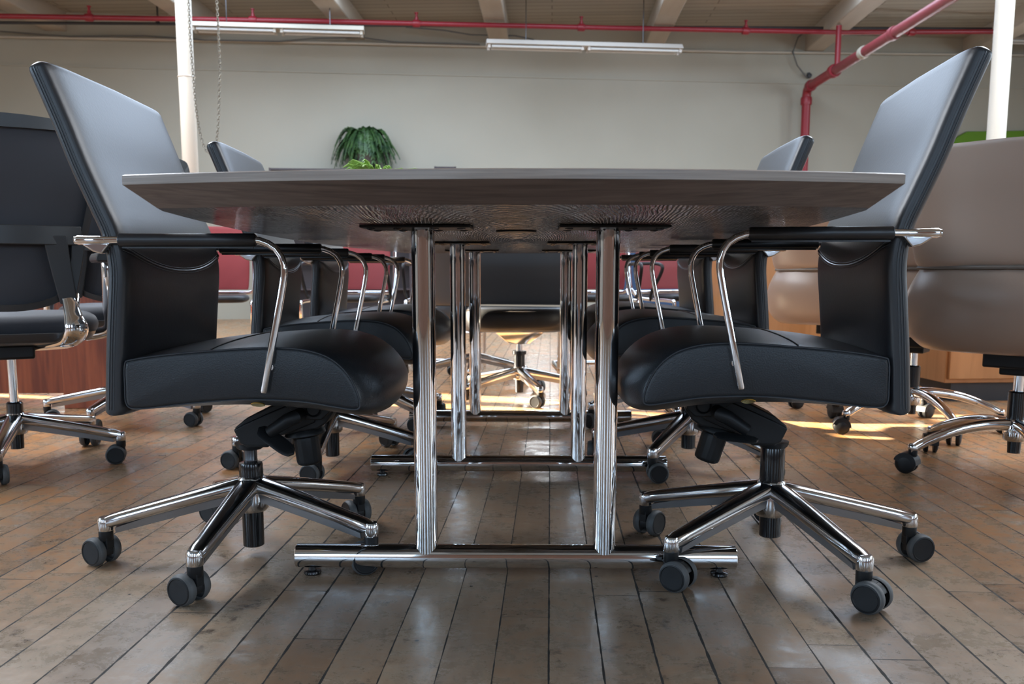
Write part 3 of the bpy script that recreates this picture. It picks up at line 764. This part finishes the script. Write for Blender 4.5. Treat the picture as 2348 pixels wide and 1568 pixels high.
Bc = dup(A, (-1.55, 3.60, 0), math.atan2(.95, -.30), 'black task chair whose top rim shows behind the near left boardroom chair'); turned_base(Bc, R(-12))

# ---- head chair
def make_head(label):
    root = thing('conference_chair', (0, 0, 0), 0, label, 'chair')
    up = cat_rows([(.43, .20, -.22, .02), (.45, .225, -.225, .04), (.60, .245, -.245, .05), (.80, .24, -.29, .05), (.88, .22, -.31, .03)])
    b = MB(); b.loft(shell(up, .05)); b.build('backrest', 'leather_smooth', root, angle=60)
    b = MB(); seat = cat_rows([(.335, .19, -.16, .36), (.345, .23, -.19, .44), (.38, .25, -.20, .47), (.425, .25, -.20, .47), (.448, .235, -.19, .44), (.452, .19, -.16, .36)])
    b.loft(shell(seat, 0, K=40, e1=.5, e2=.45)); st = b.build('seat', 'leather_smooth', root, angle=60)
    b = MB(); b.tube([Vector((.268 - .05 * (y / .24) ** 2 , y, .432 + .004 * (y / .24) ** 2)) for y in [-.24 + .48 * i / 16 for i in range(17)]], .003, 6); b.build('piping', 'tan_seam', st)
    b = MB(); b.loft([[Vector((x * k_, y * k_, z)) for x, y in ((.10, .11), (-.10, .11), (-.10, -.11), (.10, -.11))] for z, k_ in ((.27, .45), (.325, 1), (.34, 1.05))]); b.box((.0, 0, .333), (.02, .42, .016)); b.build('tilt_mechanism', 'alu', root, bevel=.004)
    b = MB(); b.lathe([(.014, .18), (.014, .28)], m='chrome'); b.lathe([(.026, .15), (.026, .215), (.034, .22), (.034, .235)], m='gloss_black'); b.lathe([(.019, .035), (.021, .11)], m='gloss_black'); b.build('gas_column', None, root)
    star(root, R(18), [2 * math.pi * k / 5 for k in range(5)], [R(60 + 73 * k) for k in range(5)], hub_top=.160, tip_top=.098, Rr=.30)
    return root
hd = make_head('black leather chair facing the camera at the far end of the table')
hd.location = (.035, 4.24, 0); hd.rotation_euler = (0, 0, -math.pi / 2)

h2 = dup(hd, (-.21, 5.0, 0), R(75), 'second black leather chair, behind and left of the one at the table end'); turned_base(h2, R(30))
# ---- red mesh visitor chairs with chrome sled frames
def make_red(label):
    root = thing('visitor_chair', (0, 0, 0), 0, label, 'chair', 'red mesh visitor chairs in a row behind the table')
    b = MB(); rows = cat_rows([(.50, .20, -.20, .010), (.52, .215, -.205, .016), (.70, .225, -.225, .016), (.88, .22, -.26, .016), (.90, .205, -.265, .010)])
    b.loft(shell(rows, .03)); b.build('backrest', 'red', root, angle=60)
    b = MB()
    for s_ in (-1, 1):
        y = s_ * .245
        b.tube(catmull([(-.235, 0, .478), (-.23, s_ * .15, .478), (-.222, s_ * .225, .482), (-.222, y, .52), (-.245, y, .70), (-.265, y, .86), (-.272, y, .90)], 5), .012, 10)
        b.tube(catmull([(-.222, y, .50), (-.1, y, .44), (.18, y, .43), (.23, y, .40), (.20, y, .20), (.18, y, .03), (.14, y, .012), (-.20, y, .012), (-.24, s_ * .22, .012), (-.245, 0, .012)], 6), .012, 10)
    b.build('sled_frame', 'chrome', root)
    b = MB(); seat = cat_rows([(.425, .19, -.19, .38), (.435, .215, -.21, .43), (.455, .22, -.21, .43), (.47, .20, -.19, .39)]); b.loft(shell(seat, 0, K=36, e1=.4, e2=.4)); b.build('seat', 'plastic', root, angle=60)
    for s_ in (-1, 1):
        b = MB(); y = s_ * .27
        b.tube(catmull([(-.24, s_ * .25, .66), (-.15, y, .665), (.05, y, .665), (.13, y, .65), (.12, y, .60), (.03, y, .48), (.0, s_ * .25, .43)], 5), .011, 8); b.build('armrest', 'plastic', root)
    return root
rd = make_red('leftmost red mesh visitor chair, seen between the first two left boardroom chairs')
rd.location = (-1.86, 5.53, 0); rd.rotation_euler = (0, 0, math.atan2(-1, .25))
for x, y, a, lb in ((-1.03, 5.65, -94, 'red mesh visitor chair seen under the table left of the front chrome posts'),
                    (-.42, 5.80, -90, 'red mesh visitor chair seen between the left chrome posts under the table'),
                    (.53, 5.69, -88, 'red mesh visitor chair seen between the right chrome posts under the table')):
    dup(rd, (x, y, 0), R(a), lb)
rr_ = dup(rd, (1.12, 5.93, 0), R(-60), 'rightmost red mesh visitor chair, turned aside in front of the blue panel')

# ============================================================ CABINETS, DESKS, PANELS
def box_thing(name, parts, label, cat, loc=(0, 0, 0), rz=0, group=None):
    root = thing(name, loc, rz, label, cat, group)
    for pn, c, d, mm, bv in parts:
        b = MB(); b.box(c, d); b.build(pn, mm, root, bevel=bv)
    return root
box_thing('cherry_desk', [('desktop', (-1.0, .22, .765), (2.3, .62, .035), 'cherry', .004), ('apron', (-1.0, .06, .70), (2.1, .03, .095), 'cherry', .002),
    ('modesty_panel', (-1.1, .10, .36), (1.9, .03, .60), 'cherry', .002), ('pedestal', (-.10, .24, .335), (.22, .46, .67), 'cherry', .004), ('pedestal', (-1.95, .24, .335), (.22, .46, .67), 'cherry', .004)],
    'reddish cherry wood desk behind the black task chairs', 'desk', (-1.80, 3.93, 0), R(0))
cab = box_thing('maple_cabinet', [('body', (0, .24, .42), (1.30, .46, .66), 'maple', .003), ('top', (0, .23, .765), (1.34, .50, .03), 'maple', .003), ('plinth', (0, .26, .045), (1.26, .42, .09), 'blackpipe', 0),
    ('door', (-.325, .0, .42), (.64, .018, .62), 'maple', .003), ('door', (.325, .0, .42), (.64, .018, .62), 'maple', .003)],
    'low maple cabinet behind the taupe chairs, left of the other maple cabinet', 'cabinet', (1.93, 5.29, 0), R(3))
box_thing('maple_cabinet', [('body', (.62, .26, .42), (1.20, .46, .66), 'maple', .003), ('top', (.62, .25, .765), (1.24, .50, .03), 'maple', .003), ('plinth', (.64, .27, .045), (1.14, .42, .09), 'blackpipe', 0),
    ('door', (.32, .02, .42), (.58, .018, .62), 'maple', .003), ('door', (.92, .02, .42), (.58, .018, .62), 'maple', .003)],
    'low maple cabinet with black plinth at the right edge behind the nearest taupe chair', 'cabinet', (2.02, 4.12, 0), R(4))
box_thing('partition_screen', [('panel', (0, 0, .55), (1.1, .05, 1.0), 'blue', .01), ('foot', (-.45, 0, .02), (.05, .4, .04), 'plastic', .004), ('foot', (.45, 0, .02), (.05, .4, .04), 'plastic', .004)],
    'blue fabric partition screen behind the rightmost red chair', 'screen', (1.42, 7.06, 0))
# bookcases against the far wall
def bookcase(x0, x1, z1, label):
    p = wall_local((x0 + x1) / 2, .22, 0); w_ = x1 - x0
    parts = [('back', (0, .17, z1 / 2), (w_, .02, z1), 'dark', 0), ('side_panel', (-w_ / 2 + .012, 0, z1 / 2), (.024, .34, z1), 'dark', .002), ('side_panel', (w_ / 2 - .012, 0, z1 / 2), (.024, .34, z1), 'dark', .002)]
    nsh = 6 if w_ > .5 else 5
    parts += [('shelf', (0, 0, .02 + (z1 - .035) * k / (nsh - 1)), (w_ - .05 if k < nsh - 1 else w_, .33, .024), 'dark', .001) for k in range(nsh)]
    return box_thing('bookcase', parts, label, 'bookcase', p, WR)
bz = wall(700, 386, .35).z
bookcase(wall(612, 390, .3).x, wall(935, 390, .3).x, bz, 'wide dark bookcase against the far wall under the fern')
bookcase(wall(990, 390, .3).x, wall(1040, 390, .3).x, wall(1010, 382, .35).z, 'narrow dark bookcase against the far wall right of the fern')

# fern
fp = wall(838, 388, .26); fp.z = bz + .0
fp.z += .004
fern = thing('potted_fern', fp, 0, 'drooping dark green fern in a pot on the bookcase against the far wall', 'plant')
b = MB(); b.lathe([(.09, .001), (.12, .18), (.13, .19), (.12, .195), (.11, .17)]); b.build('pot', 'pot', fern)
b = MB()
for i in range(120):
    a = 2 * math.pi * i / 120 * 7.3; ln = random.uniform(.40, .60); ht = random.uniform(.22, .40); rad = random.uniform(.26, .46)
    droop = random.uniform(.2, .48)
    pts = [Vector((math.cos(a) * rad * t, math.sin(a) * rad * t * .42, .17 + ht * math.sin(math.pi * min(1, t * 1.05) ** .8 * .62) * 1.05 - droop * t ** 3)) for t in [k / 11 for k in range(12)]]
    b.tube(pts, [.004] * 11 + [.001], 4)
    for k in range(2, 12):
        T = (pts[k] - pts[k - 1]).normalized(); Sd = T.cross(Vector((0, 0, 1))).normalized()
        for m_ in (0, .5):
            q = pts[k - 1].lerp(pts[k], m_)
            for s_ in (-1, 1):
                l_ = .085 * (1 - .5 * abs(k - 6) / 6) * random.uniform(.8, 1.1); e = q + Sd * s_ * l_ * .8 + T * l_ * .6 + Vector((0, 0, -.025))
                mid = (q + e) / 2 + Vector((0, 0, .008))
                n_ = len(b.v); wv = T * .020
                b.v += [q, mid + wv, e, mid - wv, mid + Vector((0, 0, -.004))]; b.face((n_, n_ + 1, n_ + 2, n_ + 4)); b.face((n_, n_ + 4, n_ + 2, n_ + 3))
o = b.build('fronds', 'leaf', fern)
# bright artificial plant standing on the table
gp = Vector((-.44, 2.95, .7345))
gr = thing('table_plant', gp, 0, 'bright yellow green artificial plant standing on the boardroom table', 'plant')
b = MB(); b.lathe([(.045, 0), (.075, .05), (.085, .09), (.080, .09), (.065, .05)]); b.build('bowl', 'pot', gr)
b = MB()
for i in range(90):
    a = random.uniform(0, 6.28); l_ = random.uniform(.06, .125); h_ = random.uniform(.10, .125) + (.018 if math.cos(a) < -.3 else 0)
    pts = [Vector((math.cos(a) * l_ * t + .03 * (i % 7 == 0) * t, math.sin(a) * l_ * t, .085 + h_ * math.sin(math.pi * min(t, 1) * .62))) for t in [k / 6 for k in range(7)]]
    b.tube(pts, [.0015, .004, .006, .007, .006, .004, .0008], 5, flat=.35)
b.build('foliage', 'grass', gr)

# lime panel on the wall
p0, p1, p2 = wall(2175, 338, .06), wall(2200, 305, .06), wall(2420, 300, .06)
b = MB(); pl = [(wall(2160, 360, 0).x, wall(2160, 360).z), (wall(2178, 322).x, wall(2178, 322).z), (wall(2212, 303).x, wall(2212, 303).z), (wall(2430, 300).x, wall(2430, 300).z), (wall(2430, 420).x, wall(2430, 420).z), (wall(2160, 420).x, wall(2160, 420).z)]
b.loft([[wall_local(x, d, z) for x, z in pl] for d in (.004, .07)]); o = b.build('wall_panel', 'lime', bevel=.01); tag(o, 'lime green fabric panel on the far wall behind the right post', 'panel')

# ============================================================ POSTS, CHAINS
def post(px, Yd, rad, label, collar):
    x = atY(px, 300, Yd).x
    root = thing('support_post', (x, Yd, 0), 0, label, 'post')
    b = MB(); b.lathe([(rad, .012), (rad, cz)], seg=8 if collar else 28); b.build('shaft', 'postpaint', root, angle=60 if not collar else 30)
    b = MB(); b.box((0, 0, .006), (.22, .22, .012)); b.build('base_plate', 'postpaint', root)
    if collar:
        b = MB(); b.lathe([(rad + .001, 0), (rad + .004, .004), (rad + .001, .008)], (0, 0, atY(415, 178, Yd).z)); b.build('collar', 'postpaint', root)
post(433, 6.28, .056, 'cream painted steel post on the left beside the hanging chains', True)
post(2285, 6.1, .058, 'cream painted steel post on the right above the taupe chair', False)
b = MB(); top = cz; Yc = 5.5
def strand(pts):
    P = catmull(pts, 40); acc = 0; lastp = P[0]; k = 0; step = .017
    for p in P[1:]:
        while (p - lastp).length >= step:
            d = (p - lastp).normalized(); lastp = lastp + d * step; k += 1
            side = d.cross(Vector((0, 1, 0))).normalized() if k % 2 else Vector((0, 1, 0))
            ring = [lastp + d * (.012 * math.cos(t)) + side * (.007 * math.sin(t)) for t in [2 * math.pi * q / 8 for q in range(8)]]
            b.tube(ring, .0024, 5, loop=True)
a1, a2 = atY(437, 100, Yc), atY(450, 250, Yc); a3 = atY(464, 325, Yc); a4 = atY(482, 352, Yc); a5 = atY(497, 322, Yc); a6 = atY(503, 200, Yc); a7 = atY(500, 60, Yc)
strand([Vector((atY(432, 0, Yc).x, Yc, cz - .01)), atY(432, 0, Yc), a1, a2, a3, a4, a5, a6, a7, Vector((a7.x - .02, Yc, cz - .01))])
o = b.build('hoist_chain', 'chain'); tag(o, 'long loop of steel chain hanging beside the left cream post', 'chain')

# ============================================================ PIPES, LIGHTS, CABLES
red = thing('sprinkler_pipe', wall(1174, 62, 1.05), 0, 'thin red sprinkler pipe running across just below the ceiling', 'pipe')
ro = Vector(red.location)
pts = [wall(px, py, 1.05) for px, py in ((-120, 34), (0, 37), (700, 48), (1400, 64), (1925, 74), (2348, 72), (2480, 72))]
b = MB(); b.tube([p - ro for p in pts], .029, 14); b.build('pipe_run', 'redpipe', red)
for px, py in ((205, 40), (580, 46), (955, 54), (1333, 63), (1710, 71), (2090, 74)):
    p = wall(px, py, 1.05) - ro; b = MB(); b.lathe([(.042, -.045), (.045, -.02), (.045, .03), (.035, .045)], p, (1, WSL, 0), 14); b.lathe([(.022, 0), (.022, .07), (.014, .075), (.014, .11), (.024, .115), (.024, .125)], p, seg=12)
    b.build('sprinkler_head', 'redpipe', red)
main = thing('fire_main_pipe', wall(1850, 202, .22), 0, 'thick red fire main rising up the far wall and bending towards the camera', 'pipe')
mo = Vector(main.location); zc_ = mo.z
e1 = Vector((mo.x, mo.y, 0)) - mo
b = MB(); b.tube([Vector((0, 0, .02 - mo.z)), Vector((0, 0, -.10)), Vector((0, -.02, -.04)), Vector((0, -.07, -.008)), Vector((0, -.14, 0)), Vector((0, -1.0, 0))], .058, 20); b.build('riser', 'redpipe', main)
b = MB(); b.tube([Vector((0, -1.0, 0)), Vector((0, -13, 0))], .056, 20); b.build('pipe_run', 'redpipe2', main)
for yy, r_, mm in ((-.16, .072, 'redpipe'), (-1.02, .078, 'redpipe'), (-1.95, .066, 'conduit'), (-2.75, .068, 'redpipe2')):
    b = MB(); b.lathe([(r_, -.05), (r_ + .004, -.03), (r_ + .004, .03), (r_, .05)], (0, yy, 0), (0, 1, 0), 18); b.build('coupling', mm, main)
b = MB(); b.lathe([(.072, -.22), (.075, -.2), (.075, -.14), (.07, -.12)], (0, 0, 0), seg=18); b.build('coupling', 'redpipe', main)
yb = -1.02 * 1.1; b = MB(); b.lathe([(.034, .02), (.034, wall(1925, 74, 1.05).z - mo.z)], (0, yb, 0), seg=14); b.build('branch', 'redpipe', main)
def run(name, pts, r_, mm, off, label, cat):
    P = [wall(px, py, off) for px, py in pts]; b = MB(); b.tube(P, r_, 10); o = b.build(name, mm); tag(o, label, cat); return o
run('black_pipe', [(-120, 50), (0, 52), (700, 57), (1400, 62), (2480, 67)], .017, 'blackpipe', .80, 'thin black pipe running across the picture beside the red sprinkler pipe', 'pipe')
run('conduit', [(-120, 82), (0, 84), (700, 97), (1100, 106), (1700, 119), (2480, 128)], .018, 'conduit', .05, 'beige conduit running along the top of the far wall', 'conduit')
run('cable', [(0, 72), (160, 84), (330, 82), (470, 92), (640, 95), (720, 88), (830, 86), (900, 96), (1100, 102)], .009, 'wire', .10, 'grey cable sagging along the far wall above the conduit on the left', 'cable')
run('cable', [(930, 62), (1020, 70), (1080, 80), (1180, 82), (1220, 90), (1240, 98)], .010, 'wire', .25, 'grey cable dropping to the white double tube light', 'cable')
run('cable', [(1905, 10), (1895, 35), (1830, 85), (1818, 120), (1828, 150), (1850, 178)], .009, 'wire', .08, 'grey cable curving down the far wall to the camera above the red riser', 'cable')
def hanger(px, py0, py1, off, label):
    p, q = wall(px, py0, off), wall(px, py1 - 5, off); b = MB(); b.tube([Vector((q.x, q.y, cz)), q], .011, 8); b.lathe([(.022, -.012), (.022, .012)], q, (0, 1, 0), 10)
    o = b.build('pipe_hanger', 'steel'); tag(o, label, 'hanger', 'pipe hangers under the ceiling')
for px, d in ((362, 'left of the cream post'), (757, 'above the fern'), (1148, 'above the left end of the white light'), (1545, 'above the right end of the white light')):
    hanger(px, 5, 57, .82, 'steel rod hanger holding the black pipe ' + d)
def fixture(x0, y0, x1, y1, off, label, mm='fixture', tubes=True):
    a, c = wall(x0, y0, off), wall(x1, y1, off); mid = (a + c) / 2; L = (c - a).length; az = math.atan2(c.y - a.y, c.x - a.x)
    root = thing('tube_light', mid, az, label, 'light')
    b = MB(); b.prism([(-.11, 0), (.11, 0), (.05, .06), (-.05, .06)], -L / 2, L / 2, 'yz'); b.build('housing', mm, root, bevel=.004)
    for s_ in (-1, 1):
        for h_ in (-1, 1):
            b = MB(); b.lathe([(.016, -L / 4 + .06), (.016, L / 4 - .05)], (h_ * L / 4, s_ * .06, -.022), (1, 0, 0), 12); b.build('lamp_tube', 'tube', root)
            for hx in (L / 2 - .03, .04):
                b = MB(); b.box((h_ * hx, s_ * .06, -.02), (.03, .035, .045)); b.build('lamp_holder', mm, root)
    for h_ in (-.3, .3):
        b = MB(); b.tube([Vector((h_ * L, 0, .05)), Vector((h_ * L, 0, cz - mid.z))], .005, 6); b.build('suspension_rod', 'steel', root)
fixture(1115, 106, 1562, 113, 1.3, 'long white double tube light hanging in the centre near the far wall')
fixture(440, 67, 835, 71, 1.35, 'grey tube light above and right of the left cream post', 'conduit')
fixture(2255, 92, 2560, 96, .6, 'dark tube light beyond the right cream post', 'conduit')
p = wall(1855, 174, .05); b = MB(); b.lathe([(.0, -.05), (.028, -.04), (.035, 0), (.03, .03)], p, (0, 1, 0), 14); b.box((p.x, p.y + .02, p.z + .03), (.03, .05, .03)); o = b.build('security_camera', 'blackpipe'); tag(o, 'small dark security camera on the wall above the red riser', 'camera')
# tiny screw on the floor
p = atZ(372, 1044, .004); b = MB(); b.tube([p + Vector((-.011, -.004, 0)), p + Vector((.009, .003, 0))], .0014, 8); b.lathe([(.0038, 0), (.0038, .002)], p + Vector((.009, .003, 0)), (.95, .3, 0), 10); o = b.build('loose_screw', 'chrome'); tag(o, 'tiny loose screw lying on the floorboards at left', 'screw')
